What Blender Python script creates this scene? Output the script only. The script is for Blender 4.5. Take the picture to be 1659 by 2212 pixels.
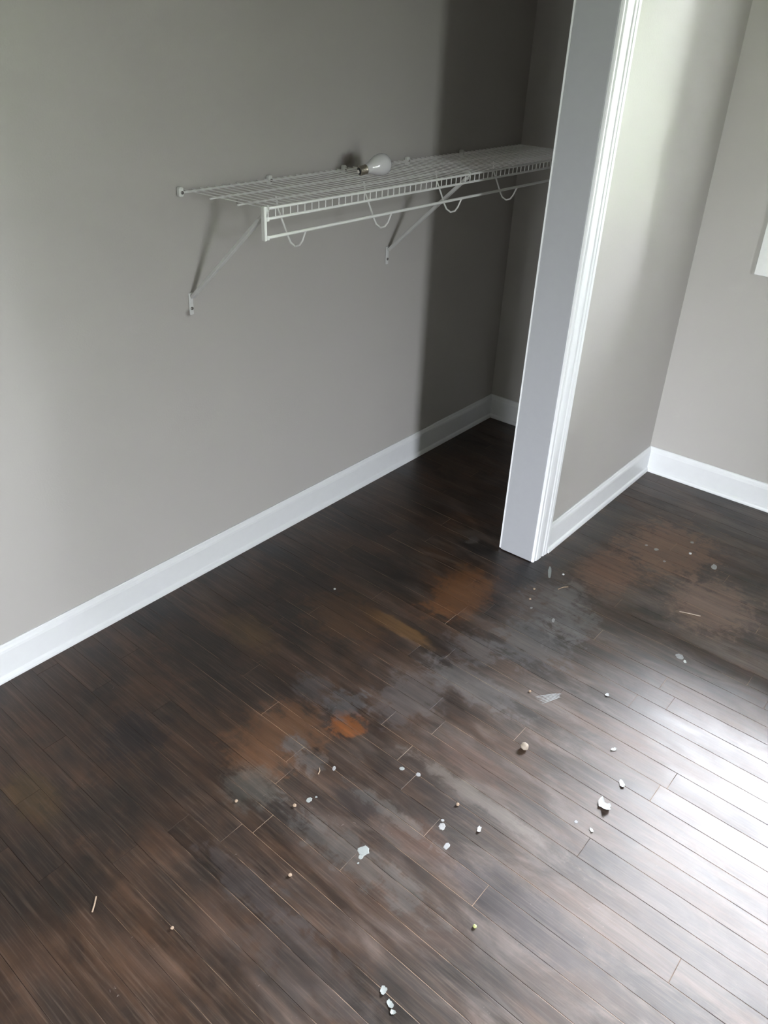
import bpy, bmesh, math, random
from mathutils import Vector, Matrix, noise

rnd = random.Random(7)
S = bpy.context.scene
C = S.collection
for o in list(bpy.data.objects):
    bpy.data.objects.remove(o, do_unlink=True)

# ------------------------------------------------------------------ camera, sky, exposure
cam_d = bpy.data.cameras.new('camera')
cam_d.sensor_fit = 'HORIZONTAL'; cam_d.sensor_width = 36.0
cam_d.lens = 1790.9 / 1659 * 36.0
cam_d.clip_start = 0.02
cam = bpy.data.objects.new('camera', cam_d); C.objects.link(cam)
YAW, PITCH, ROLL = 0.6534, 0.5346, 0.0505
F = Vector((math.cos(YAW)*math.cos(PITCH), math.sin(YAW)*math.cos(PITCH), -math.sin(PITCH)))
R0 = Vector((math.sin(YAW), -math.cos(YAW), 0)); U0 = R0.cross(F)
R = R0*math.cos(ROLL) + U0*math.sin(ROLL); U = U0*math.cos(ROLL) - R0*math.sin(ROLL)
cam.matrix_world = Matrix(((R.x, U.x, -F.x, -0.249), (R.y, U.y, -F.y, -1.7985), (R.z, U.z, -F.z, 1.5591), (0, 0, 0, 1)))
S.camera = cam

SKY = (0.93, 0.915, 1.0); TREE = (0.84, 0.87, 0.76)
SKY_POWER, TREE_POWER = 1.0, 0.2
WORLD = 26.0
w = bpy.data.worlds.new('overcast_sky'); S.world = w; w.use_nodes = True
nt = w.node_tree; nt.nodes.clear()
def wn(t, **k):
    n = nt.nodes.new(t)
    for a, b in k.items(): setattr(n, a, b)
    return n
tc = wn('ShaderNodeTexCoord'); sep = wn('ShaderNodeSeparateXYZ')
nz = wn('ShaderNodeTexNoise'); nz.inputs['Scale'].default_value = 5.0; nz.inputs['Detail'].default_value = 3
nt.links.new(tc.outputs['Generated'], sep.inputs[0]); nt.links.new(tc.outputs['Generated'], nz.inputs['Vector'])
ad = wn('ShaderNodeMath', operation='MULTIPLY_ADD'); ad.inputs[1].default_value = 0.16
nt.links.new(nz.outputs[0], ad.inputs[0]); nt.links.new(sep.outputs['Z'], ad.inputs[2])
mr = wn('ShaderNodeMapRange'); mr.interpolation_type = 'SMOOTHSTEP'
mr.inputs['From Min'].default_value = 0.08; mr.inputs['From Max'].default_value = 0.32
nt.links.new(ad.outputs[0], mr.inputs['Value'])
mx = wn('ShaderNodeMix', data_type='RGBA')
mx.inputs['A'].default_value = tuple(c*TREE_POWER for c in TREE) + (1,)
mx.inputs['B'].default_value = tuple(c*SKY_POWER for c in SKY) + (1,)
nt.links.new(mr.outputs[0], mx.inputs['Factor'])
bg = wn('ShaderNodeBackground'); bg.inputs['Strength'].default_value = WORLD
out = wn('ShaderNodeOutputWorld')
nt.links.new(mx.outputs['Result'], bg.inputs['Color']); nt.links.new(bg.outputs[0], out.inputs[0])

# daylight portals in two windows and the added left one: they only steer the sampling of the sky through the openings
def portal(name, loc, rot, sx, sy):
    l = bpy.data.lights.new(name, 'AREA'); l.shape = 'RECTANGLE'; l.size = sx; l.size_y = sy
    l.cycles.is_portal = True
    o = bpy.data.objects.new(name, l); C.objects.link(o); o.location = loc; o.rotation_euler = rot
WR = dict(y0=-2.60, y1=-1.07, z0=0.925, z1=2.12)        # opening in the right wall
WB = dict(x0=-0.82, x1=-0.30, z0=0.45, z1=2.25)         # opening in the rear wall
REAR = -5.0
WL = dict(y0=-1.78, y1=-1.02, z0=0.45, z1=2.20)         # added opening in the left wall, fill light for the right wall
XL = -4.0
portal('portal_right', (2.925, (WR['y0']+WR['y1'])/2, (WR['z0']+WR['z1'])/2), (0, math.radians(90), 0), WR['z1']-WR['z0'], WR['y1']-WR['y0'])
portal('portal_rear', ((WB['x0']+WB['x1'])/2, REAR-0.13, (WB['z0']+WB['z1'])/2), (math.radians(90), 0, 0), WB['x1']-WB['x0'], WB['z1']-WB['z0'])
portal('portal_left', (XL-.13, (WL['y0']+WL['y1'])/2, (WL['z0']+WL['z1'])/2), (0, math.radians(-90), 0), WL['z1']-WL['z0'], WL['y1']-WL['y0'])
S.view_settings.view_transform = 'Standard'; S.view_settings.look = 'None'
S.view_settings.gamma = 1.0; S.view_settings.use_curve_mapping = False
S.view_settings.exposure = 2.42
S.cycles.use_denoising = True
S.cycles.diffuse_bounces = 6; S.cycles.max_bounces = 10

# ------------------------------------------------------------------ helpers
def link(name, me, mat=None, parent=None, **props):
    o = bpy.data.objects.new(name, me); C.objects.link(o)
    if mat and me is not None and not me.materials: me.materials.append(mat)
    if parent: o.parent = parent
    for k, v in props.items(): o[k] = v
    return o
def mesh(name, v, f, smooth=False):
    me = bpy.data.meshes.new(name); me.from_pydata(v, [], f); me.validate(); me.update()
    if smooth:
        for p in me.polygons: p.use_smooth = True
    return me
class MB:
    def __init__(s): s.v = []; s.f = []
    def box(s, x0, x1, y0, y1, z0, z1):
        n = len(s.v)
        s.v += [(x0,y0,z0),(x1,y0,z0),(x1,y1,z0),(x0,y1,z0),(x0,y0,z1),(x1,y0,z1),(x1,y1,z1),(x0,y1,z1)]
        s.f += [tuple(n+i for i in q) for q in ((0,3,2,1),(4,5,6,7),(0,1,5,4),(1,2,6,5),(2,3,7,6),(3,0,4,7))]
        return s
    def tube(s, pts, r, seg=8, cap=True, up=None):
        pts = [Vector(p) for p in pts]; n0 = len(s.v); a = None
        for i, p in enumerate(pts):
            t = ((pts[min(i+1, len(pts)-1)] - pts[max(i-1, 0)])).normalized()
            if a is None: a = t.orthogonal().normalized()
            else: a = (a - t*a.dot(t)).normalized()
            b = t.cross(a)
            for k in range(seg):
                g = 2*math.pi*k/seg; s.v.append(tuple(p + r*(a*math.cos(g) + b*math.sin(g))))
        for i in range(len(pts)-1):
            for k in range(seg):
                k2 = (k+1) % seg
                s.f.append((n0+i*seg+k, n0+i*seg+k2, n0+(i+1)*seg+k2, n0+(i+1)*seg+k))
        if cap:
            s.f.append(tuple(n0+k for k in reversed(range(seg))))
            s.f.append(tuple(n0+(len(pts)-1)*seg+k for k in range(seg)))
        return s
    def bar(s, a, b, w, t, side):      # flat bar from a to b, w along 'side', t along the third axis
        a, b, side = Vector(a), Vector(b), Vector(side).normalized()
        d = (b-a).normalized(); nrm = d.cross(side).normalized(); n = len(s.v)
        for p in (a, b):
            for i, j in ((-1,-1),(1,-1),(1,1),(-1,1)):
                s.v.append(tuple(p + side*(w/2*i) + nrm*(t/2*j)))
        s.f += [tuple(n+i for i in q) for q in ((0,3,2,1),(4,5,6,7),(0,1,5,4),(1,2,6,5),(2,3,7,6),(3,0,4,7))]
        return s
    def prism(s, prof, fn):            # closed profile swept between fn(p, 0) and fn(p, 1)
        n = len(s.v); m = len(prof)
        s.v += [fn(p, 0) for p in prof] + [fn(p, 1) for p in prof]
        for i in range(m):
            j = (i+1) % m; s.f.append((n+i, n+j, n+m+j, n+m+i))
        s.f.append(tuple(n+i for i in reversed(range(m)))); s.f.append(tuple(n+m+i for i in range(m)))
        return s
    def lathe(s, prof, seg=24):        # (axial, radius) about the x axis
        n = len(s.v); m = len(prof)
        for (h, r) in prof:
            for k in range(seg):
                g = 2*math.pi*k/seg; s.v.append((h, r*math.cos(g), r*math.sin(g)))
        for i in range(m-1):
            for k in range(seg):
                k2 = (k+1) % seg; s.f.append((n+i*seg+k, n+i*seg+k2, n+(i+1)*seg+k2, n+(i+1)*seg+k))
        s.f.append(tuple(n+k for k in reversed(range(seg)))); s.f.append(tuple(n+(m-1)*seg+k for k in range(seg)))
        return s
    def build(s, name, mat, parent=None, smooth=False, bevel=0, **props):
        me = mesh(name, s.v, s.f, smooth)
        bm = bmesh.new(); bm.from_mesh(me); bmesh.ops.recalc_face_normals(bm, faces=bm.faces)
        if bevel:
            bmesh.ops.bevel(bm, geom=[e for e in bm.edges if e.calc_face_angle(0) > 0.5], offset=bevel, segments=1, affect='EDGES')
        bm.to_mesh(me); bm.free()
        if smooth: me.set_sharp_from_angle(angle=math.radians(50))
        return link(name, me, mat, parent, **props)

def material(name):
    m = bpy.data.materials.new(name); m.use_nodes = True
    n = m.node_tree.nodes; return m, n, m.node_tree.links, n['Principled BSDF']
def plain(name, col, rough=0.5, metal=0.0, bump=0.0, scale=60.0, vary=0.06, spec=0.5):
    m, n, l, p = material(name)
    p.inputs['Roughness'].default_value = rough; p.inputs['Metallic'].default_value = metal
    p.inputs['Specular IOR Level'].default_value = spec
    g = n.new('ShaderNodeNewGeometry'); t = n.new('ShaderNodeTexNoise')
    t.inputs['Scale'].default_value = scale; t.inputs['Detail'].default_value = 4
    l.new(g.outputs['Position'], t.inputs['Vector'])
    r = n.new('ShaderNodeMix'); r.data_type = 'RGBA'
    r.inputs['A'].default_value = tuple(c*(1-vary) for c in col) + (1,)
    r.inputs['B'].default_value = tuple(min(1, c*(1+vary)) for c in col) + (1,)
    l.new(t.outputs[0], r.inputs['Factor']); l.new(r.outputs['Result'], p.inputs['Base Color'])
    if bump:
        b = n.new('ShaderNodeBump'); b.inputs['Strength'].default_value = bump; b.inputs['Distance'].default_value = 0.002
        l.new(t.outputs[0], b.inputs['Height']); l.new(b.outputs[0], p.inputs['Normal'])
    return m
class NB:                              # tiny shader-math helper
    def __init__(s, m): s.n = m.node_tree.nodes; s.l = m.node_tree.links
    def _in(s, sock, v):
        if isinstance(v, bpy.types.NodeSocket): s.l.new(v, sock)
        else: sock.default_value = v
    def math(s, op, a, b=0.0, c=0.0, clamp=False):
        q = s.n.new('ShaderNodeMath'); q.operation = op; q.use_clamp = clamp
        for i, v in enumerate((a, b, c)): s._in(q.inputs[i], v)
        return q.outputs[0]
    def vec(s, x, y, z):
        q = s.n.new('ShaderNodeCombineXYZ')
        for i, v in enumerate((x, y, z)): s._in(q.inputs[i], v)
        return q.outputs[0]
    def noise(s, v, scale, detail=4, rough=0.55, dist=0.0):
        q = s.n.new('ShaderNodeTexNoise'); s.l.new(v, q.inputs['Vector'])
        q.inputs['Scale'].default_value = scale; q.inputs['Detail'].default_value = detail
        q.inputs['Roughness'].default_value = rough; q.inputs['Distortion'].default_value = dist
        return q.outputs[0]
    def ramp(s, v, a, b, lo=0.0, hi=1.0):
        q = s.n.new('ShaderNodeMapRange'); q.interpolation_type = 'SMOOTHSTEP'; s._in(q.inputs['Value'], v)
        q.inputs['From Min'].default_value = a; q.inputs['From Max'].default_value = b
        q.inputs['To Min'].default_value = lo; q.inputs['To Max'].default_value = hi
        return q.outputs[0]
    def mix(s, f, a, b):
        q = s.n.new('ShaderNodeMix'); q.data_type = 'RGBA'; s._in(q.inputs['Factor'], f)
        for k, v in (('A', a), ('B', b)):
            if isinstance(v, tuple): v = v + (1,)
            s._in(q.inputs[k], v)
        return q.outputs['Result']

# ------------------------------------------------------------------ materials
XR = 2.866                              # right wall plane (room and closet end)
YF = -0.772                             # room face of the closet front wall
XJ = 1.9207                             # jamb face
BOARD = 0.0635; BTAN = 0.042            # strip width, slant of the strips against the wall

def wall_material():
    m, n, l, p = material('greige_wall_paint'); q = NB(m)
    pos = n.new('ShaderNodeNewGeometry').outputs['Position']
    base = q.mix(q.noise(pos, 1.6, 3), (0.432, 0.420, 0.402), (0.462, 0.448, 0.430))
    sp = n.new('ShaderNodeSeparateXYZ'); l.new(pos, sp.inputs[0])
    X, Y, Z = sp.outputs
    # brown smudge on the closet wall beside the bulb, small scuffs by the bracket foot
    wob = q.math('MULTIPLY_ADD', q.noise(pos, 26, 3), 0.9, -0.45)
    for (cx, cz, rx, rz, col, k) in ((1.828, 1.186, 0.044, 0.030, (0.10, 0.075, 0.06), 0.75),
                                     (1.175, 0.845, 0.014, 0.012, (0.16, 0.14, 0.12), 0.6),
                                     (1.368, 1.114, 0.006, 0.008, (0.16, 0.15, 0.13), 0.7)):
        dx = q.math('DIVIDE', q.math('SUBTRACT', X, cx), rx); dz = q.math('DIVIDE', q.math('SUBTRACT', Z, cz), rz)
        d = q.math('SQRT', q.math('ADD', q.math('MULTIPLY', dx, dx), q.math('MULTIPLY', dz, dz)))
        on = q.math('GREATER_THAN', Y, -0.05)
        f = q.math('MULTIPLY', q.ramp(q.math('ADD', d, wob), 0.25, 1.15, k, 0.0), on)
        base = q.mix(f, base, col)
    l.new(base, p.inputs['Base Color']); p.inputs['Roughness'].default_value = 0.62
    p.inputs['Specular IOR Level'].default_value = 0.3
    b = n.new('ShaderNodeBump'); b.inputs['Strength'].default_value = 0.12; b.inputs['Distance'].default_value = 0.002
    l.new(q.noise(pos, 190, 2), b.inputs['Height']); l.new(b.outputs[0], p.inputs['Normal'])
    return m

# stains and worn places of the floor: x, y, half size across, half size along, colour, strength, edge noise
WEAR = [
    (0.944, -0.795, 0.046, 0.052, (0.150, 0.047, 0.009), 0.92, 0.9),
    (1.605, -0.700, 0.150, 0.090, (0.118, 0.048, 0.016), 0.80, 0.8),
    (1.690, -0.660, 0.080, 0.070, (0.105, 0.043, 0.015), 0.60, 0.8),
    (1.345, -0.640, 0.030, 0.150, (0.124, 0.062, 0.019), 0.70, 0.5),
    (1.030, -0.330, 0.060, 0.110, (0.074, 0.043, 0.014), 0.55, 0.6),
    (0.800, -0.700, 0.150, 0.110, (0.081, 0.036, 0.015), 0.75, 0.8),
    (1.280, -0.500, 0.120, 0.140, (0.068, 0.032, 0.012), 0.60, 0.8),
    (0.790, -1.150, 0.045, 0.085, (0.062, 0.028, 0.016), 0.60, 0.5),
    (1.050, -1.120, 0.045, 0.100, (0.068, 0.034, 0.022), 0.55, 0.5),
    (0.300, -0.420, 0.050, 0.110, (0.068, 0.040, 0.011), 0.50, 0.6),
    (0.560, -0.420, 0.085, 0.085, (0.006, 0.004, 0.005), 0.75, 0.8),
    (0.860, -0.330, 0.100, 0.160, (0.009, 0.006, 0.004), 0.60, 0.8),
    (0.360, -0.560, 0.100, 0.120, (0.007, 0.005, 0.004), 0.60, 0.8),
    (0.770, -0.985, 0.040, 0.075, (0.009, 0.006, 0.006), 0.70, 0.6),
    (0.915, -1.120, 0.030, 0.110, (0.011, 0.007, 0.006), 0.65, 0.6),
    (0.780, -1.420, 0.060, 0.190, (0.014, 0.010, 0.014), 0.55, 0.6),
    (1.870, -0.800, 0.150, 0.050, (0.007, 0.006, 0.007), 0.90, 0.7),
    (1.880, -0.600, 0.050, 0.100, (0.006, 0.005, 0.005), 0.85, 0.7),
    (2.250, -0.850, 0.330, 0.060, (0.037, 0.035, 0.034), 0.70, 0.7),
    (1.900, -0.550, 0.030, 0.020, (0.068, 0.059, 0.056), 0.60, 0.8),
    (1.130, -0.860, 0.120, 0.090, (0.074, 0.065, 0.065), 0.55, 0.9),
    (0.990, -0.750, 0.060, 0.050, (0.068, 0.068, 0.071), 0.60, 1.1),
    (0.800, -0.740, 0.030, 0.040, (0.087, 0.087, 0.087), 0.60, 1.2),
    (0.640, -0.760, 0.060, 0.070, (0.062, 0.059, 0.051), 0.55, 0.8),
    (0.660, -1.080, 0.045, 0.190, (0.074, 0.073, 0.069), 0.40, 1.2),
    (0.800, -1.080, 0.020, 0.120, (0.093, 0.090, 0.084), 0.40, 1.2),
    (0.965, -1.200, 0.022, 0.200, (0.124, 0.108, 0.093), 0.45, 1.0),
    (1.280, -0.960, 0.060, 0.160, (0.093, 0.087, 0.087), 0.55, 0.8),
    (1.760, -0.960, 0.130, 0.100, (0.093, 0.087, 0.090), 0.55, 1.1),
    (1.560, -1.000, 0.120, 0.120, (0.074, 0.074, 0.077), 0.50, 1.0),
    (2.330, -1.100, 0.200, 0.170, (0.150, 0.078, 0.046), 0.65, 0.8),
    (2.060, -1.000, 0.160, 0.100, (0.130, 0.066, 0.040), 0.65, 0.8),
    (2.100, -1.330, 0.160, 0.140, (0.170, 0.105, 0.080), 0.60, 0.8),
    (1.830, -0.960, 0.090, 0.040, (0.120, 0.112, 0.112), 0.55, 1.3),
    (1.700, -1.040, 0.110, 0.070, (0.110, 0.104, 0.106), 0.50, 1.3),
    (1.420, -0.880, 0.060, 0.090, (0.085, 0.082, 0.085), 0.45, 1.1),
    (0.980, -0.640, 0.050, 0.060, (0.050, 0.048, 0.051), 0.50, 1.2),
    (0.790, -0.810, 0.030, 0.040, (0.075, 0.073, 0.071), 0.50, 1.3),
    (0.460, -0.960, 0.030, 0.170, (0.050, 0.042, 0.042), 0.35, 1.2),
    (0.420, -1.150, 0.060, 0.200, (0.042, 0.036, 0.035), 0.35, 1.2),
]
def floor_material():
    m, n, l, p = material('worn_dark_stained_strip_oak'); q = NB(m)
    pos = n.new('ShaderNodeNewGeometry').outputs['Position']
    sp = n.new('ShaderNodeSeparateXYZ'); l.new(pos, sp.inputs[0]); X, Y, Z = sp.outputs
    xb = q.math('SUBTRACT', X, q.math('MULTIPLY', q.math('ADD', Y, 1.0), BTAN))      # coordinate across the strips
    oi = n.new('ShaderNodeObjectInfo'); rn = oi.outputs['Random']
    at = n.new('ShaderNodeAttribute'); at.attribute_type = 'OBJECT'; at.attribute_name = 'tone'; tone = at.outputs['Fac']
    off = q.math('MULTIPLY', rn, 37.0)
    gv = q.vec(q.math('MULTIPLY', xb, 60.0), q.math('ADD', q.math('MULTIPLY', Y, 2.2), off), off)
    grain = q.noise(gv, 1.0, 5, 0.65)
    fine = q.noise(q.vec(q.math('MULTIPLY', xb, 300.0), q.math('ADD', q.math('MULTIPLY', Y, 9.0), off), off), 1.0, 3, 0.6)
    blot = q.noise(pos, 5.5, 5, 0.6, 0.4)
    blot2 = q.noise(q.vec(q.math('MULTIPLY', xb, 11.0), q.math('MULTIPLY', Y, 4.5), 3.3), 1.0, 5, 0.62, 0.5)
    base = q.mix(q.ramp(blot, 0.32, 0.68), (0.010, 0.0054, 0.0032), (0.034, 0.0160, 0.0080))
    base = q.mix(q.math('MULTIPLY', q.ramp(grain, 0.42, 0.72), 0.35), base, (0.055, 0.029, 0.016))
    base = q.mix(q.math('MULTIPLY', q.ramp(blot2, 0.50, 0.30), 0.55), base, (0.008, 0.0055, 0.005))
    dark = q.math('MULTIPLY_ADD', tone, 0.7, 0.65)
    mulv = n.new('ShaderNodeVectorMath'); mulv.operation = 'SCALE'; l.new(base, mulv.inputs[0]); l.new(dark, mulv.inputs['Scale'])
    base = mulv.outputs[0]
    # trodden-in grey dust, more out in the room; rightward rise also paints window haze
    room = q.ramp(q.math('ADD', q.math('SUBTRACT', q.math('MULTIPLY', X, 0.5), Y), q.math('MULTIPLY', blot, 0.3)), 1.05, 2.10)
    dustn = q.noise(q.vec(q.math('MULTIPLY', xb, 13.0), q.math('MULTIPLY', Y, 3.6), 9.1), 1.0, 6, 0.66, 0.8)
    dust = q.math('MULTIPLY', q.ramp(dustn, 0.40, 0.72), q.math('MULTIPLY_ADD', room, 0.62, 0.04))  # trodden-in dust and painted window haze together
    base = q.mix(dust, base, (0.118, 0.094, 0.083))
    e1 = q.math('ADD', q.math('MULTIPLY_ADD', q.noise(pos, 21, 9, 0.72, 0.6), 2.6, -1.3), q.math('MULTIPLY_ADD', q.noise(q.vec(q.math('MULTIPLY', xb, 75.0), q.math('MULTIPLY', Y, 16.0), 4.0), 1.0, 5, 0.65), 1.4, -0.7))
    for (cx, cy, rx, ry, col, k, en) in WEAR:
        dx = q.math('DIVIDE', q.math('SUBTRACT', q.math('SUBTRACT', X, q.math('MULTIPLY', q.math('SUBTRACT', Y, cy), BTAN)), cx), rx)
        dy = q.math('DIVIDE', q.math('SUBTRACT', Y, cy), ry)
        d = q.math('SQRT', q.math('ADD', q.math('MULTIPLY', dx, dx), q.math('MULTIPLY', dy, dy)))
        f = q.ramp(q.math('MULTIPLY_ADD', e1, en*1.3, d), 0.55, 1.20, k, 0.0)
        base = q.mix(f, base, col)
    base = q.mix(q.math('MULTIPLY', q.ramp(fine, 0.45, 0.75), 0.22), base, (0.15, 0.11, 0.085))
    gm = n.new('ShaderNodeVectorMath'); gm.operation = 'SCALE'; l.new(base, gm.inputs[0])
    l.new(q.math('MULTIPLY', q.ramp(grain, 0.30, 0.72, 0.80, 1.15), q.ramp(blot2, 0.3, 0.7, 0.8, 1.15)), gm.inputs['Scale']); base = gm.outputs[0]
    # pale scratches
    scr = q.noise(q.vec(q.math('MULTIPLY', X, 70.0), q.math('MULTIPLY', Y, 70.0), 1.0), 1.0, 2, 0.5, 3.0)
    sm = q.math('MULTIPLY', q.ramp(scr, 0.735, 0.80), q.ramp(dustn, 0.45, 0.65))
    base = q.mix(q.math('MULTIPLY', sm, 0.55), base, (0.30, 0.27, 0.25))
    l.new(base, p.inputs['Base Color'])
    rough = q.math('ADD', q.ramp(blot2, 0.3, 0.7, 0.37, 0.46), q.math('MULTIPLY', dust, 0.12))
    rough = q.math('ADD', rough, q.math('MULTIPLY_ADD', rn, 0.05, -0.025))
    l.new(rough, p.inputs['Roughness']); p.inputs['Specular IOR Level'].default_value = 0.6
    b = n.new('ShaderNodeBump'); b.inputs['Strength'].default_value = 0.10; b.inputs['Distance'].default_value = 0.002
    l.new(grain, b.inputs['Height']); l.new(b.outputs[0], p.inputs['Normal'])
    return m

def joint_material():
    m, n, l, p = material('dust_packed_floor_joints'); q = NB(m)
    pos = n.new('ShaderNodeNewGeometry').outputs['Position']
    sp = n.new('ShaderNodeSeparateXYZ'); l.new(pos, sp.inputs[0]); X, Y, Z = sp.outputs
    used = q.ramp(q.math('ADD', q.math('ADD', q.math('MULTIPLY', X, 0.75), q.math('MULTIPLY', Y, -0.9)), q.math('MULTIPLY', q.noise(pos, 3.0, 3), 0.8)), 1.05, 1.75)
    f = q.math('MULTIPLY', q.ramp(q.noise(pos, 6.5, 4, 0.6), 0.40, 0.60), q.math('MULTIPLY_ADD', used, 0.9, 0.06))
    l.new(q.mix(f, (0.022, 0.013, 0.009), (0.40, 0.29, 0.20)), p.inputs['Base Color'])
    p.inputs['Roughness'].default_value = 0.85; p.inputs['Specular IOR Level'].default_value = 0.15
    return m
M_wall = wall_material()
M_floor = floor_material()
M_joint = joint_material()
M_ceil = plain('flat_white_ceiling_paint', (0.74, 0.74, 0.72), 0.85)
M_trim = plain('white_semi_gloss_trim_paint', (0.74, 0.76, 0.78), 0.34, bump=0.02, scale=40, vary=0.03)
M_jamb = plain('shaded_jamb_paint', (0.325, 0.335, 0.355), 0.4, bump=0.02, scale=40, vary=0.03)  # trim paint darkened to stand in for weaker light on the jamb
M_wire = plain('white_vinyl_coated_wire', (0.80, 0.81, 0.80), 0.38, scale=90, vary=0.05)
M_brace = plain('white_epoxy_coated_steel', (0.62, 0.63, 0.62), 0.42, scale=80, vary=0.08)
M_plastic = plain('white_plastic', (0.74, 0.76, 0.74), 0.40)
M_screw = plain('dull_steel_screw', (0.22, 0.21, 0.20), 0.45, metal=0.8)
M_paint = plain('dried_white_paint', (0.23, 0.25, 0.245), 0.5, scale=120, vary=0.12)
M_smear = plain('thin_scuffed_white_paint', (0.25, 0.255, 0.26), 0.55, scale=160, vary=0.35)
M_flake = plain('peeled_white_paint_flake', (0.42, 0.43, 0.43), 0.55, scale=150, vary=0.1)
M_tan = plain('tan_wood_crumb', (0.29, 0.215, 0.15), 0.7, scale=200, vary=0.2)
M_beige = plain('beige_plaster_lump', (0.30, 0.255, 0.205), 0.75, bump=0.3, scale=300, vary=0.15)
M_green = plain('yellow_green_crumb', (0.33, 0.36, 0.14), 0.6)
M_splint = plain('dark_wood_splinter', (0.34, 0.27, 0.22), 0.5, scale=100, vary=0.3)
M_leaf = plain('added_tree_leaves', (0.115, 0.128, 0.095), 0.6, vary=0.35, scale=9)
M_bark = plain('brown_bark', (0.12, 0.09, 0.07), 0.9)
M_grass = plain('mown_grass', (0.13, 0.19, 0.07), 0.9, vary=0.3, scale=4)
ADDED_TREE_H = 3.1  # base height of the added trees, set to cut off low sky
M_sash = plain('white_window_paint', (0.80, 0.81, 0.81), 0.35)
def glass_material():
    m, n, l, p = material('window_glass')
    t = n.new('ShaderNodeBsdfTransparent'); g = n.new('ShaderNodeBsdfGlossy'); g.inputs['Roughness'].default_value = 0.02
    fr = n.new('ShaderNodeFresnel'); fr.inputs['IOR'].default_value = 1.45
    s = n.new('ShaderNodeMixShader'); l.new(fr.outputs[0], s.inputs[0]); l.new(t.outputs[0], s.inputs[1]); l.new(g.outputs[0], s.inputs[2])
    t.inputs['Color'].default_value = (0.95, 0.97, 0.96, 1)
    l.new(s.outputs[0], n['Material Output'].inputs[0]); return m
M_glass = glass_material()
def bulb_material():
    m, n, l, p = material('frosted_white_bulb_glass')
    p.inputs['Base Color'].default_value = (0.66, 0.66, 0.68, 1); p.inputs['Roughness'].default_value = 0.16
    p.inputs['Subsurface Weight'].default_value = 0.25; p.inputs['Subsurface Radius'].default_value = (0.02, 0.02, 0.02)
    return m
M_bulb = bulb_material()
M_brass = plain('dull_threaded_metal', (0.36, 0.33, 0.28), 0.38, metal=0.9)
M_tip = plain('bright_solder_contact', (0.85, 0.82, 0.78), 0.35, metal=0.3)
M_black = plain('dark_glass_insulator', (0.03, 0.03, 0.03), 0.3)

# ------------------------------------------------------------------ room shell
H = 2.44
def st(mb, name, mat, bevel=0, parent=None, **k):
    if parent is None: k['kind'] = 'structure'
    return mb.build(name, mat, parent, bevel=bevel, **k)
st(MB().box(XL-.12, XR+.12, 0, .12, 0, H), 'wall_back', M_wall)
m = MB()
m.box(XR, XR+.055, REAR, WR['y0'], 0, H).box(XR, XR+.055, WR['y1'], 0, 0, H)
m.box(XR, XR+.055, WR['y0'], WR['y1'], 0, WR['z0']).box(XR, XR+.055, WR['y0'], WR['y1'], WR['z1'], H)
st(m, 'wall_right', M_wall)
m = MB()
m.box(XL-.12, WB['x0'], REAR-.12, REAR, 0, H).box(WB['x1'], XR+.12, REAR-.12, REAR, 0, H)
m.box(WB['x0'], WB['x1'], REAR-.12, REAR, 0, WB['z0']).box(WB['x0'], WB['x1'], REAR-.12, REAR, WB['z1'], H)
st(m, 'wall_rear', M_wall)
m = MB()
m.box(XL-.12, XL, REAR, WL['y0'], 0, H).box(XL-.12, XL, WL['y1'], 0, 0, H)
m.box(XL-.12, XL, WL['y0'], WL['y1'], 0, WL['z0']).box(XL-.12, XL, WL['y0'], WL['y1'], WL['z1'], H)
st(m, 'wall_left', M_wall)
HEAD = 2.05; XO = -0.06
YI = -0.655                             # closet face of the front wall
st(MB().box(XJ+.019, XR, YF, YI, 0, H).box(XO, XJ+.019, YF, YI, HEAD+.019, H).box(XL, XO, YF, YI, 0, H), 'wall_front', M_wall)
st(MB().box(XO-.22, XO-.12, YI, 0, 0, H), 'wall_side', M_wall)
st(MB().box(XL-.12, XR+.12, REAR-.12, .12, H, H+.1), 'ceiling', M_ceil)

# floor: slab with its strip boards
floor = st(MB().box(XL-.12, XR+.12, REAR-.12, .12, -.10, -.0006), 'floor', M_joint)
def clip(poly, ax, lim, keep_less):
    o = []
    for i in range(len(poly)):
        a, b = poly[i], poly[(i+1) % len(poly)]
        ia = a[ax] <= lim if keep_less else a[ax] >= lim; ib = b[ax] <= lim if keep_less else b[ax] >= lim
        if ia: o.append(a)
        if ia != ib:
            t = (lim-a[ax])/(b[ax]-a[ax]); o.append((a[0]+(b[0]-a[0])*t, a[1]+(b[1]-a[1])*t))
    return o
GAP = 0.0005
def strip_poly(k, y0, y1):
    q = []
    for (s, y) in ((0, y0), (1, y0), (1, y1), (0, y1)):
        xx = 1.060 + BOARD*(k+s) + BTAN*(y+1.0) + (GAP if s == 0 else -GAP)
        q.append((xx, y + (GAP*.8 if y == y0 else -GAP*.8)))
    q = clip(q, 0, XR-.001, True); q = clip(q, 0, XL+.001, False); q = clip(q, 1, -.001, True); q = clip(q, 1, REAR+.001, False)
    return q
def add_plank(mb, q, z):
    n = len(mb.v); m_ = len(q); cx = sum(a for a, b in q)/m_; cy = sum(b for a, b in q)/m_
    def ins(a, b, e): return (a + (e if a < cx else -e), b + (e if b < cy else -e))
    mb.v += [(a, b, -.0006) for a, b in q] + [(a, b, z-.0002) for a, b in q] + [ins(a, b, .0005)+(z,) for a, b in q]
    for L in (0, m_):
        for i in range(m_):
            j = (i+1) % m_; mb.f.append((n+L+i, n+L+j, n+L+m_+j, n+L+m_+i))
    mb.f.append(tuple(n+2*m_+i for i in range(m_)))
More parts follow.
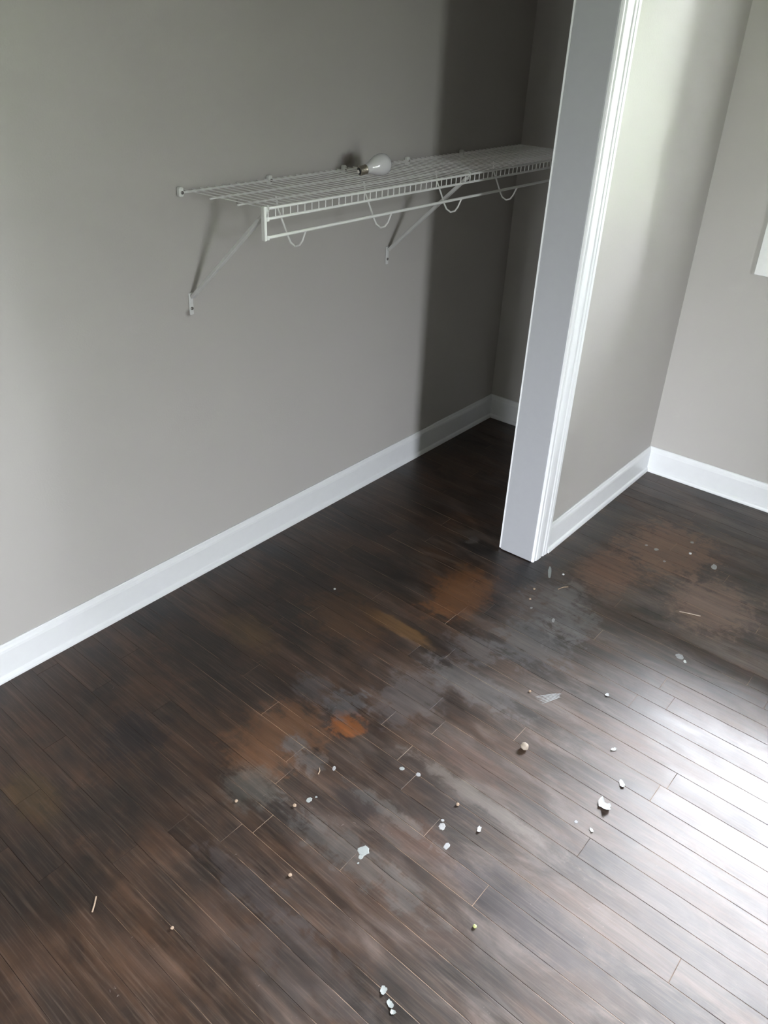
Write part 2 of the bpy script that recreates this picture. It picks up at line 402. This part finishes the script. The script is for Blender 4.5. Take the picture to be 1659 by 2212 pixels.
# strip joints that can be read in the photograph: strip index -> y of end joints
SEEN = {4: [-0.84], 0: [-0.985], -3: [-1.035], 5: [-1.16], 2: [-1.155], 1: [-0.93], 8: [-0.81], -6: [-0.80], 9: [-1.36], -5: [-1.33], 3: [-1.50], -8: [-0.86], 13: [-1.10], -1: [-1.44]}
field = MB(); nplank = 0
k_lo = int((XL-1.060)/BOARD) - 6; k_hi = int((XR-1.060)/BOARD) + 5
for k in range(k_lo, k_hi):
    rr = random.Random(900+k)
    cuts = [0.12]; seen = sorted(SEEN.get(k, []), reverse=True)
    y = rr.uniform(-0.75, -0.05)
    if seen:
        y = seen[0] + 0.0
        if y < -0.75: cuts.append(y + rr.uniform(0.55, 0.85))
    while y > REAR:
        cuts.append(y); y -= rr.uniform(0.45, 1.25)
    cuts.append(REAR-.2); cuts = sorted(set(cuts), reverse=True)
    for a, b in zip(cuts[1:], cuts[:-1]):
        q = strip_poly(k, a, b)
        if len(q) < 3 or max(v[1] for v in q)-min(v[1] for v in q) < .02 or max(v[0] for v in q)-min(v[0] for v in q) < .003: continue
        z = -rr.uniform(0, .0002)
        cx = sum(v[0] for v in q)/len(q)
        if cx > -0.30 and max(v[1] for v in q) > -2.15 and nplank < 300:
            pm = MB(); add_plank(pm, q, z); o = pm.build('plank', M_floor, floor); o['tone'] = rr.random(); nplank += 1
        else:
            add_plank(field, q, z)
fo = field.build('planking', M_floor, floor, kind='stuff'); fo['tone'] = 0.5

# baseboards with a small shoe moulding
HB = 0.107
PROF = [(0, 0), (.0185, 0), (.0185, .006), (.0165, .0125), (.0125, .0165), (.0112, .018), (.0112, .086), (.0100, .093), (.0070, .099), (.0055, .104), (.0030, HB), (0, HB)]
def base(name, a, b, nrm, ma=0, mb=0):
    a, b = Vector(a), Vector(b); d = (b-a).normalized(); nrm = Vector(nrm)
    def fn(p, t):                       # mitred ends
        e = (a + d*(p[0]*ma)) if t == 0 else (b - d*(p[0]*mb))
        return (e.x + nrm.x*p[0], e.y + nrm.y*p[0], p[1])
    st(MB().prism(PROF, fn), name, M_trim)
e = .0005
CW = 0.088                              # casing width
CX0 = XJ + .004
base('baseboard_back', (XO-.12, -e, 0), (XR-e, -e, 0), (0, -1, 0), 0, 1)
base('baseboard_closet', (XR-e, -e, 0), (XR-e, YI+e, 0), (-1, 0, 0), 1, 0)
base('baseboard_front', (CX0+CW+.0005, YF-e, 0), (XR-e, YF-e, 0), (0, -1, 0), 0, 1)
base('baseboard_right', (XR-e, YF-e, 0), (XR-e, REAR+e, 0), (-1, 0, 0), 1, 0)

# closet opening: jamb boards and casing
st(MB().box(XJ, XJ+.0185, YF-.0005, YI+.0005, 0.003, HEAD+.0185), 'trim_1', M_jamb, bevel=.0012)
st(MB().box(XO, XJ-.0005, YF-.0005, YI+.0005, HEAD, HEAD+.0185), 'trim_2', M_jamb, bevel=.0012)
CP = [(0, 0), (0, .0060), (.003, .0085), (.007, .0090), (.010, .0066), (.013, .0072), (.018, .0105), (.030, .0118), (.048, .0122), (.052, .0095), (.055, .0102), (.058, .0130), (.066, .0142), (.069, .0120), (.072, .0148), (.084, .0152), (.087, .0140), (CW, .0115), (CW, 0)]
def casing_v(name, x0, sgn, y, ny, z1):
    st(MB().prism(CP, lambda p, t: (x0 + sgn*p[0], y + ny*p[1], 0.0005 if t == 0 else z1 + p[0])), name, M_trim)
casing_v('trim_3', CX0, 1, YF-.0006, -1, HEAD+.005)
st(MB().prism(CP, lambda p, t: (XO-.08 if t == 0 else CX0 + p[0]-.0004, YF-.0006 - p[1], HEAD+.0054 + p[0])), 'trim_4', M_trim)
st(MB().box(XJ+.003, XJ+.065, YI+.001, YI+.010, 0.003, HEAD+.06), 'trim_5', M_trim, bevel=.002)

# windows: casing, sash and panes
def window(name, P, u0, u1, z0, z1, nsash):
    # P(u, d, z): u along the wall, d into the room from the wall face
    def bx(mb, ua, ub, da, db, za, zb):
        a, b = P(ua, da, za), P(ub, db, zb)
        return mb.box(min(a[0], b[0]), max(a[0], b[0]), min(a[1], b[1]), max(a[1], b[1]), za, zb)
    root = link(name, None, kind='structure'); c = P((u0+u1)/2, 0, z0); root.location = c
    def child(mb, nm, mat, par=root, bevel=.0015):
        o = mb.build(nm, mat, None, bevel=bevel); o.parent = par; o.matrix_parent_inverse = Matrix.Translation(-Vector(c)) if par is root else Matrix.Identity(4)
        return o
    cw = .072
    for (ua, ub, za, zb) in ((u0-cw, u0+.004, z0-cw, z1+cw), (u1-.004, u1+cw, z0-cw, z1+cw)):
        child(bx(MB(), ua, ub, .0005, .018, za, zb), 'casing', M_sash)
    for (za, zb) in ((z0-cw, z0+.004), (z1-.004, z1+cw)):
        child(bx(MB(), u0+.0045, u1-.0045, .0005, .018, za, zb), 'casing', M_sash)
    zm = (z0+z1)/2
    for (za, zb, d0) in ((z0+.002, zm+.015, -.027), (zm-.015, z1-.002, -.052)):
        fr = MB()
        bx(fr, u0+.002, u0+.042, d0, d0+.022, za, zb); bx(fr, u1-.042, u1-.002, d0, d0+.022, za, zb)
        bx(fr, u0+.042, u1-.042, d0, d0+.022, za, za+.045); bx(fr, u0+.042, u1-.042, d0, d0+.022, zb-.032, zb)
        s = child(fr, 'sash', M_sash, bevel=0)
        g = bx(MB(), u0+.040, u1-.040, d0+.009, d0+.013, za+.043, zb-.030).build('pane', M_glass, s)
window('window_1', lambda u, d, z: (XR - d, u, z), WR['y0'], WR['y1'], WR['z0'], WR['z1'], 2)
window('window_2', lambda u, d, z: (u, REAR + d, z), WB['x0'], WB['x1'], WB['z0'], WB['z1'], 2)
window('fill_window', lambda u, d, z: (XL + d, u, z), WL['y0'], WL['y1'], WL['z0'], WL['z1'], 2)  # unseen window added to brighten the right wall

# ------------------------------------------------------------------ wire closet shelf
ZS = 1.164; XS0 = 1.176; XS1 = XR-.004; D = 0.305
sh = link('wire_shelf', None, label='white ventilated wire closet shelf with hanging rod fixed to the grey back wall', category='shelf')
sh.location = (XS0, 0, ZS)
INV = Matrix.Translation((-XS0, 0, -ZS))
def part(mb, name, mat, smooth=True, parent=None, **k):
    o = mb.build(name, mat, None, smooth=smooth, **k); o.parent = parent or sh
    if parent is None: o.matrix_parent_inverse = INV
    return o
RW = .0032
part(MB().tube([(XS0, -.009, ZS-.004), (XS1, -.009, ZS-.004)], .0030), 'back_rail', M_wire)
part(MB().tube([(XS0, -.115, ZS-.004), (XS1, -.115, ZS-.004)], .0024), 'middle_rail', M_wire)
part(MB().tube([(XS0, -.215, ZS-.004), (XS1, -.215, ZS-.004)], .0024), 'middle_rail', M_wire)
part(MB().tube([(XS0, -D, ZS), (XS1, -D, ZS)], RW+.0006), 'front_rail', M_wire)
part(MB().tube([(XS0, -D, ZS-.0235), (XS1, -D, ZS-.0235)], RW+.0004), 'lip_rail', M_wire)
part(MB().tube([(XS0, -D, ZS-.067), (XS1, -D, ZS-.067)], .0042, 10), 'hanging_rod', M_wire)
nw = int((XS1-XS0-.012)/.0254)
w0 = MB().tube([(0, -.004, .0005), (0, -D+.012, .0005), (0, -D+.003, .0000), (0, -D-.0012, -.004), (0, -D-.0012, -.026)], .0014, 6)
w0m = None
for i in range(nw+1):
    if w0m is None:
        o = w0.build('cross_wire', M_wire, None, smooth=True); w0m = o.data
    else: o = link('cross_wire', w0m)
    o.parent = sh; o.location = (.012 + i*.0254, 0, 0)
# end cap: the welded upright that closes the front lip down to the rod
m = MB().box(XS0-.0045, XS0+.0045, -D-.006, -D+.006, ZS-.073, ZS+.006)
m.box(XS0+.0045, XS0+.014, -D-.0055, -D+.0055, ZS-.007, ZS+.0055).box(XS0+.0045, XS0+.014, -D-.0055, -D+.0055, ZS-.029, ZS-.019).box(XS0+.0045, XS0+.013, -D-.0055, -D+.0055, ZS-.0725, ZS-.0615)
part(m, 'end_cap', M_plastic, smooth=False, bevel=.0014)
for hx in (1.315, 1.662, 2.010, 2.341):
    pts = [(-.205, .001), (-.212, -.030), (-.230, -.062), (-.246, -.092), (-.256, -.106), (-.272, -.1125), (-.287, -.107), (-.297, -.094), (-.303, -.080), (-.3085, -.068)]
    part(MB().tube([(hx, y, ZS+z) for y, z in pts], .0026, 8), 'rod_hook', M_wire)
for bx_, ft in ((1.186, .888), (2.044, .882)):
    b = part(MB().bar((bx_, -.006, ft), (bx_, -D+.004, ZS-.010), .014, .009, (1, 0, 0)), 'brace', M_brace, smooth=False, bevel=.0012)
    tb = MB().bar((bx_-.004, -.0028, ft+.012), (bx_-.004, -.0028, ft-.048), .014, .004, (1, 0, 0))
    o = tb.build('foot_tab', M_brace, b, bevel=.001); o.matrix_parent_inverse = Matrix.Identity(4)
    sc = MB().lathe([(0, .0045), (.002, .0045), (.0032, .0025)], 10); sc.v = [(bx_-.004 + a[1], -.005-a[0], ft-.030 + a[2]) for a in sc.v]
    sc.build('screw', M_screw, b)
    hk = MB().tube([(bx_, -D+.012, ZS-.018), (bx_, -D-.002, ZS-.004), (bx_, -D-.007, ZS+.002), (bx_, -D-.003, ZS+.0065), (bx_, -D+.006, ZS+.006)], .0026, 6)
    hk.build('hook', M_brace, b, smooth=True)
for cx_ in (1.170, 1.484, 1.80, 2.12, 2.44):
    cl = part(MB().box(cx_-.007, cx_+.007, -.016, -.0006, ZS-.014, ZS+.010), 'wall_clip', M_plastic, smooth=False, bevel=.003)
    sc = MB().lathe([(0, .0042), (.002, .0042), (.003, .002)], 10); sc.v = [(cx_ + a[1], -.0158-a[0], ZS-.003 + a[2]) for a in sc.v]
    sc.build('screw', M_screw, cl)

# ------------------------------------------------------------------ light bulb lying on the shelf
bulb = link('light_bulb', None, label='white frosted light bulb lying on its side on the wire shelf', category='light bulb')
gl = [(.000, .0135), (.010, .0145), (.020, .0185), (.032, .0245), (.044, .0285), (.056, .0302), (.066, .0295), (.075, .0255), (.081, .0195), (.0845, .012), (.0862, .004)]
MB().lathe(gl, 28).build('globe', M_bulb, bulb, smooth=True)
sc = []
for i in range(9): sc.append((-.003-.0024*i, .0132 if i % 2 == 0 else .0118))
MB().lathe([(.0005, .0138)] + sc + [(-.0235, .011)], 20).build('screw_base', M_brass, bulb, smooth=True)
MB().lathe([(-.0234, .0105), (-.0262, .006)], 16).build('insulator', M_black, bulb, smooth=True)
MB().lathe([(-.0260, .0052), (-.0278, .0050), (-.0290, .0030)], 14).build('contact_tip', M_tip, bulb, smooth=True)
# axis from the tip (1.700,-.150) to the globe; globe and base both rest on the wires
ax = Vector((0.955, -0.235, 0.180)).normalized(); ay = Vector((0, 0, 1)).cross(ax).normalized(); az = ax.cross(ay)
cen = Vector((1.782, -0.168, ZS+.0024+.0302)) - ax*.056
bulb.matrix_world = Matrix(((ax.x, ay.x, az.x, cen.x), (ax.y, ay.y, az.y, cen.y), (ax.z, ay.z, az.z, cen.z), (0, 0, 0, 1)))

# ------------------------------------------------------------------ yard outside the right window: added, unseen trees with heights set to block sky light
st(MB().box(XR+.6, 30, -30, 14, -.75, -.70), 'ground', M_grass)
def added_tree(x, y, h, rad, seed, lab):
    t = link('added_tree', None, label=lab, category='added_tree', group='added trees shading the right window')
    t.location = (x, y, -.70)
    mb = MB().tube([(0, 0, 0), (.03, .02, .6), (0, .03, h*.55)], .10, 8); mb.build('added_tree_trunk', M_bark, t, smooth=True)
    bm = bmesh.new(); bmesh.ops.create_icosphere(bm, subdivisions=5, radius=1)
    for v in bm.verts:
        d = v.co.normalized(); k = 1 + .30*noise.noise(d*1.7 + Vector((seed, 0, 0))) + .22*noise.noise(d*5 + Vector((0, seed, 0))) + .14*noise.noise(d*15 + Vector((0, 0, seed)))
        v.co = Vector((d.x*rad*k, d.y*rad*k, .45*h + (d.z*.5+.08)*h*k))
    me = bpy.data.meshes.new('added_tree_crown'); bm.to_mesh(me); bm.free(); link('added_tree_crown', me, M_leaf, t)
for i in range(9):
    added_tree(7.0 + (1.9 if i % 2 else 0), 2.0 - 1.9*i, ADDED_TREE_H + (.4 if i % 2 else 0) + (2.4 if i > 2 else 0) + .15*math.sin(i*1.7), 1.0, 3.7*i, '%s unseen light-blocking tree from the closet end in the %s row outside the right window' % (('first', 'second', 'third', 'fourth', 'fifth')[i//2], ('front', 'rear')[i % 2]))

# ------------------------------------------------------------------ paint on the floor (parts of the floor)
def blob(rx, ry, ang, seed, n=14, jag=.14, t=.0005, tail=None):
    r_ = random.Random(seed); mb = MB(); pts = []
    for i in range(n):
        g = 2*math.pi*i/n; s = 1 + r_.uniform(-jag, jag)
        x, y = rx*s*math.cos(g), ry*s*math.sin(g); pts.append((x*math.cos(ang)-y*math.sin(ang), x*math.sin(ang)+y*math.cos(ang)))
    nb = len(mb.v)
    mb.v += [(x, y, 0) for x, y in pts] + [(x*.82, y*.82, t) for x, y in pts]
    mb.f += [(i, (i+1) % n, n+(i+1) % n, n+i) for i in range(n)] + [tuple(range(n, 2*n)), tuple(reversed(range(n)))]
    return mb
def spot(x, y, rx, ry, ang=0, mat=None, seed=1, **k):
    o = blob(rx, ry, ang, seed, **k).build('paint_spot', mat or M_paint, floor, smooth=False); o.location = (x, y, .0001); return o
for i, (x, y, rx, ry, ang, mt) in enumerate([
    (0.683, -1.076, .0135, .0125, 0, M_paint), (0.668, -1.081, .0070, .0050, .3, M_paint), (0.652, -1.087, .0030, .0022, 0, M_paint),
    (0.921, -0.997, .0062, .0060, 0, M_paint), (0.932, -1.038, .0065, .0060, 0, M_smear), (0.705, -0.892, .0085, .0065, 0, M_paint), (0.722, -0.899, .0030, .0028, 0, M_paint),
    (0.813, -0.873, .0080, .0040, .6, M_smear), (0.848, -1.169, .0100, .0075, .4, M_smear), (0.862, -1.160, .0040, .0040, .4, M_smear), (0.812, -1.207, .0100, .0060, .2, M_smear),
    (1.916, -0.850, .0360, .0055, .47, M_paint), (1.691, -0.988, .0110, .0045, .4, M_smear), (2.298, -1.063, .0090, .0075, 0, M_paint), (2.432, -1.141, .0075, .0060, 0, M_paint),
    (2.330, -1.258, .0180, .0090, .2, M_smear), (2.300, -1.025, .0060, .0050, 0, M_smear), (2.245, -1.115, .0060, .0050, 0, M_smear), (1.790, -1.350, .0130, .0110, .5, M_smear),
    (1.060, -1.395, .0045, .0040, 0, M_smear), (1.700, -0.905, .0050, .0040, 0, M_smear)]):
    spot(x, y, rx, ry, ang, mt, 40+i)
# fanned brush smear: thin separate streaks
a0 = Vector((1.349, -1.128)); a1 = Vector((1.425, -1.172))
dv = (a1-a0); pn = Vector((-dv.y, dv.x)).normalized()
for i in range(6):
    s = (i-2.5)*.0042; p = a0 + dv*rnd.uniform(0, .1) + pn*s*1.4; q_ = a0 + dv*rnd.uniform(.75, 1.0) + pn*s*.7
    c_ = (p+q_)/2; L = (q_-p).length/2
    spot(c_.x, c_.y, L, .0014, math.atan2(q_.y-p.y, q_.x-p.x), M_smear, 80+i, n=10, jag=.15)

# ------------------------------------------------------------------ loose things on the floor
def thing(o, label, cat, group=None):
    o['label'] = label; o['category'] = cat
    if group: o['group'] = group
    return o
def lump(name, x, y, r, mat, seed, label, cat='crumb', squash=.8, group=None):
    bm = bmesh.new(); bmesh.ops.create_icosphere(bm, subdivisions=3, radius=1)
    for v in bm.verts:
        d = v.co.normalized(); k = 1 + .22*noise.noise(d*1.9 + Vector((seed, 0, 0))) + .06*noise.noise(d*6 + Vector((0, seed, 0)))
        v.co = Vector((d.x*r*k, d.y*r*k, d.z*r*k*squash))
    zmin = min(v.co.z for v in bm.verts)
    for v in bm.verts: v.co.z -= zmin
    me = bpy.data.meshes.new(name); bm.to_mesh(me); bm.free()
    for p in me.polygons: p.use_smooth = True
    o = link(name, me, mat); o.location = (x, y, 0); return thing(o, label, cat, group)
def flake(name, x, y, lx, ly, ang, mat, seed, label, cat='paint flake', curl=.3, group=None, bite=0):
    # thin, slightly curled irregular chip with thickness
    r_ = random.Random(seed); n = 16; rings = 4; vs = [(0, 0)]; fs = []
    rad = [1 + r_.uniform(-.22, .22) for _ in range(n)]
    if bite:
        for i in range(n):
            if i in (14, 15, 0): rad[i] *= 1-bite
    for j in range(1, rings+1):
        for i in range(n):
            g = 2*math.pi*i/n; vs.append((lx*rad[i]*j/rings*math.cos(g), ly*rad[i]*j/rings*math.sin(g)))
    for i in range(n): fs.append((0, 1+i, 1+(i+1) % n))
    for j in range(rings-1):
        for i in range(n):
            a = 1+j*n+i; b = 1+j*n+(i+1) % n; fs.append((a, a+n, b+n, b))
    up = [(a, b, curl*(a*a/lx + .3*b*b/ly)) for a, b in vs]
    N = len(vs); T = .0008
    v3 = [(a, b, c) for a, b, c in up] + [(a, b, c+T) for a, b, c in up]
    f3 = [tuple(reversed(f)) for f in fs] + [tuple(N+i for i in f) for f in fs]
    o0 = 1+(rings-1)*n
    f3 += [(o0+i, o0+(i+1) % n, N+o0+(i+1) % n, N+o0+i) for i in range(n)]
    mb = MB(); mb.v = v3; mb.f = f3
    o = mb.build(name, mat, smooth=True); o.location = (x, y, .0002); o.rotation_euler = (0, 0, ang)
    return thing(o, label, cat, group)
def sliver(name, pts, r, mat, label, cat='splinter'):
    c0 = Vector(pts[0]); mb = MB()
    mb.tube([Vector(p)-c0 for p in pts], r, 6)
    o = mb.build(name, mat, smooth=True); o.location = c0; return thing(o, label, cat)

lump('plaster_lump', 1.174, -1.190, .0098, M_beige, 3.1, 'round beige plaster lump lying on a board joint in the middle of the floor', 'lump', .9)
sliver('wood_splinter', [(2.000, -1.266, .0016), (2.010, -1.295, .0026), (2.020, -1.326, .0030)], .0016, M_splint, 'thin bent splinter lying alone on the reddish boards near the right wall')
flake('paint_flake', 1.147, -1.425, .0185, .0140, .5, M_flake, 5, 'largest white paint flake, curled like a C, on the pale boards', curl=.45, bite=.6)
flake('paint_flake', 1.232, -1.428, .0105, .0065, .7, M_flake, 6, 'oval white paint flake just beyond the large curled one', curl=.3)
flake('paint_flake', 1.323, -1.363, .0090, .0050, -.5, M_flake, 7, 'small pointed white flake at the edge of the window glare', curl=.3)
flake('paint_flake', 1.062, -1.433, .0062, .0038, .9, M_flake, 8, 'small narrow white flake just in front of the large curled one', curl=.3)
flake('paint_flake', 1.775, -1.372, .0075, .0042, .6, M_flake, 9, 'white flake beside a round paint spot inside the window glare', curl=.4)
flake('paint_flake', 1.495, -1.262, .0065, .0050, .2, M_flake, 10, 'pale flake on a joint between the brush smear and the splinter', curl=.4)
flake('paint_flake', 0.475, -1.300, .0085, .0062, .4, M_paint, 11, 'bluish white flake farthest from the camera of three in a row by the lower edge', curl=.3)
flake('paint_flake', 0.4635, -1.325, .0080, .0058, 1.2, M_paint, 12, 'bluish white flake in the middle of three in a row by the lower edge', curl=.3)
flake('paint_flake', 0.4560, -1.338, .0055, .0045, 2.0, M_paint, 13, 'bluish white flake nearest the camera of three in a row by the lower edge', curl=.3)
flake('paint_flake', 0.895, -1.238, .0085, .0045, .3, M_flake, 14, 'pale ragged flake on a dusty board right of the speckled paint spots', curl=.4)
sliver('wood_sliver', [(0.244, -.734, .0014), (0.231, -.747, .0020), (0.219, -.757, .0014)], .0017, M_tan, 'pale sliver alone on the dark boards near the left edge', 'sliver')
sliver('wood_sliver', [(0.790, -.846, .0012), (0.784, -.853, .0018), (0.774, -.857, .0012)], .0013, M_tan, 'tiny curved pale sliver on the brown boards above the white paint spots', 'sliver')
sliver('wood_sliver', [(1.846, -.920, .0012), (1.866, -.927, .0016), (1.880, -.938, .0012)], .0014, M_tan, 'short tan sliver among scuffs in front of the closet jamb', 'sliver')
for x, y, r, m_, s, lab in [
    (0.693, -1.360, .0038, M_green, 1.0, 'yellow green crumb on a grey board near the lower edge'),
    (1.358, -0.387, .0036, M_flake, 2.0, 'lone white crumb on the dark boards inside the closet opening'),
    (0.670, -0.880, .0042, M_tan, 3.0, 'tan crumb left of the white paint spots in the middle'),
    (0.592, -0.770, .0036, M_tan, 4.0, 'tan crumb on a grey dusty patch left of the middle'),
    (0.535, -0.998, .0040, M_tan, 5.0, 'pale crumb left of the paint splash with a tail'),
    (0.920, -1.162, .0040, M_tan, 6.0, 'pale crumb on a black board right of the speckled paint spots'),
    (1.930, -0.893, .0038, M_flake, 7.0, 'bright white crumb right of the paint streak by the closet jamb'),
    (1.792, -0.862, .0036, M_tan, 8.0, 'tan crumb on the grimy boards left of the paint streak'),
    (1.735, -0.880, .0036, M_tan, 9.0, 'tan crumb in front of the closet jamb on the orange worn boards'),
    (1.365, -1.095, .0036, M_tan, 10.0, 'tan crumb at the left tip of the fanned paint smear'),
    (2.350, -1.165, .0048, M_flake, 11.0, 'pale crumb between the two round white spots by the right wall'),
    (0.300, -0.905, .0034, M_tan, 12.0, 'faint crumb on the darkest boards at the lower left'),
]:
    lump('crumb', x, y, r, m_, s, lab)
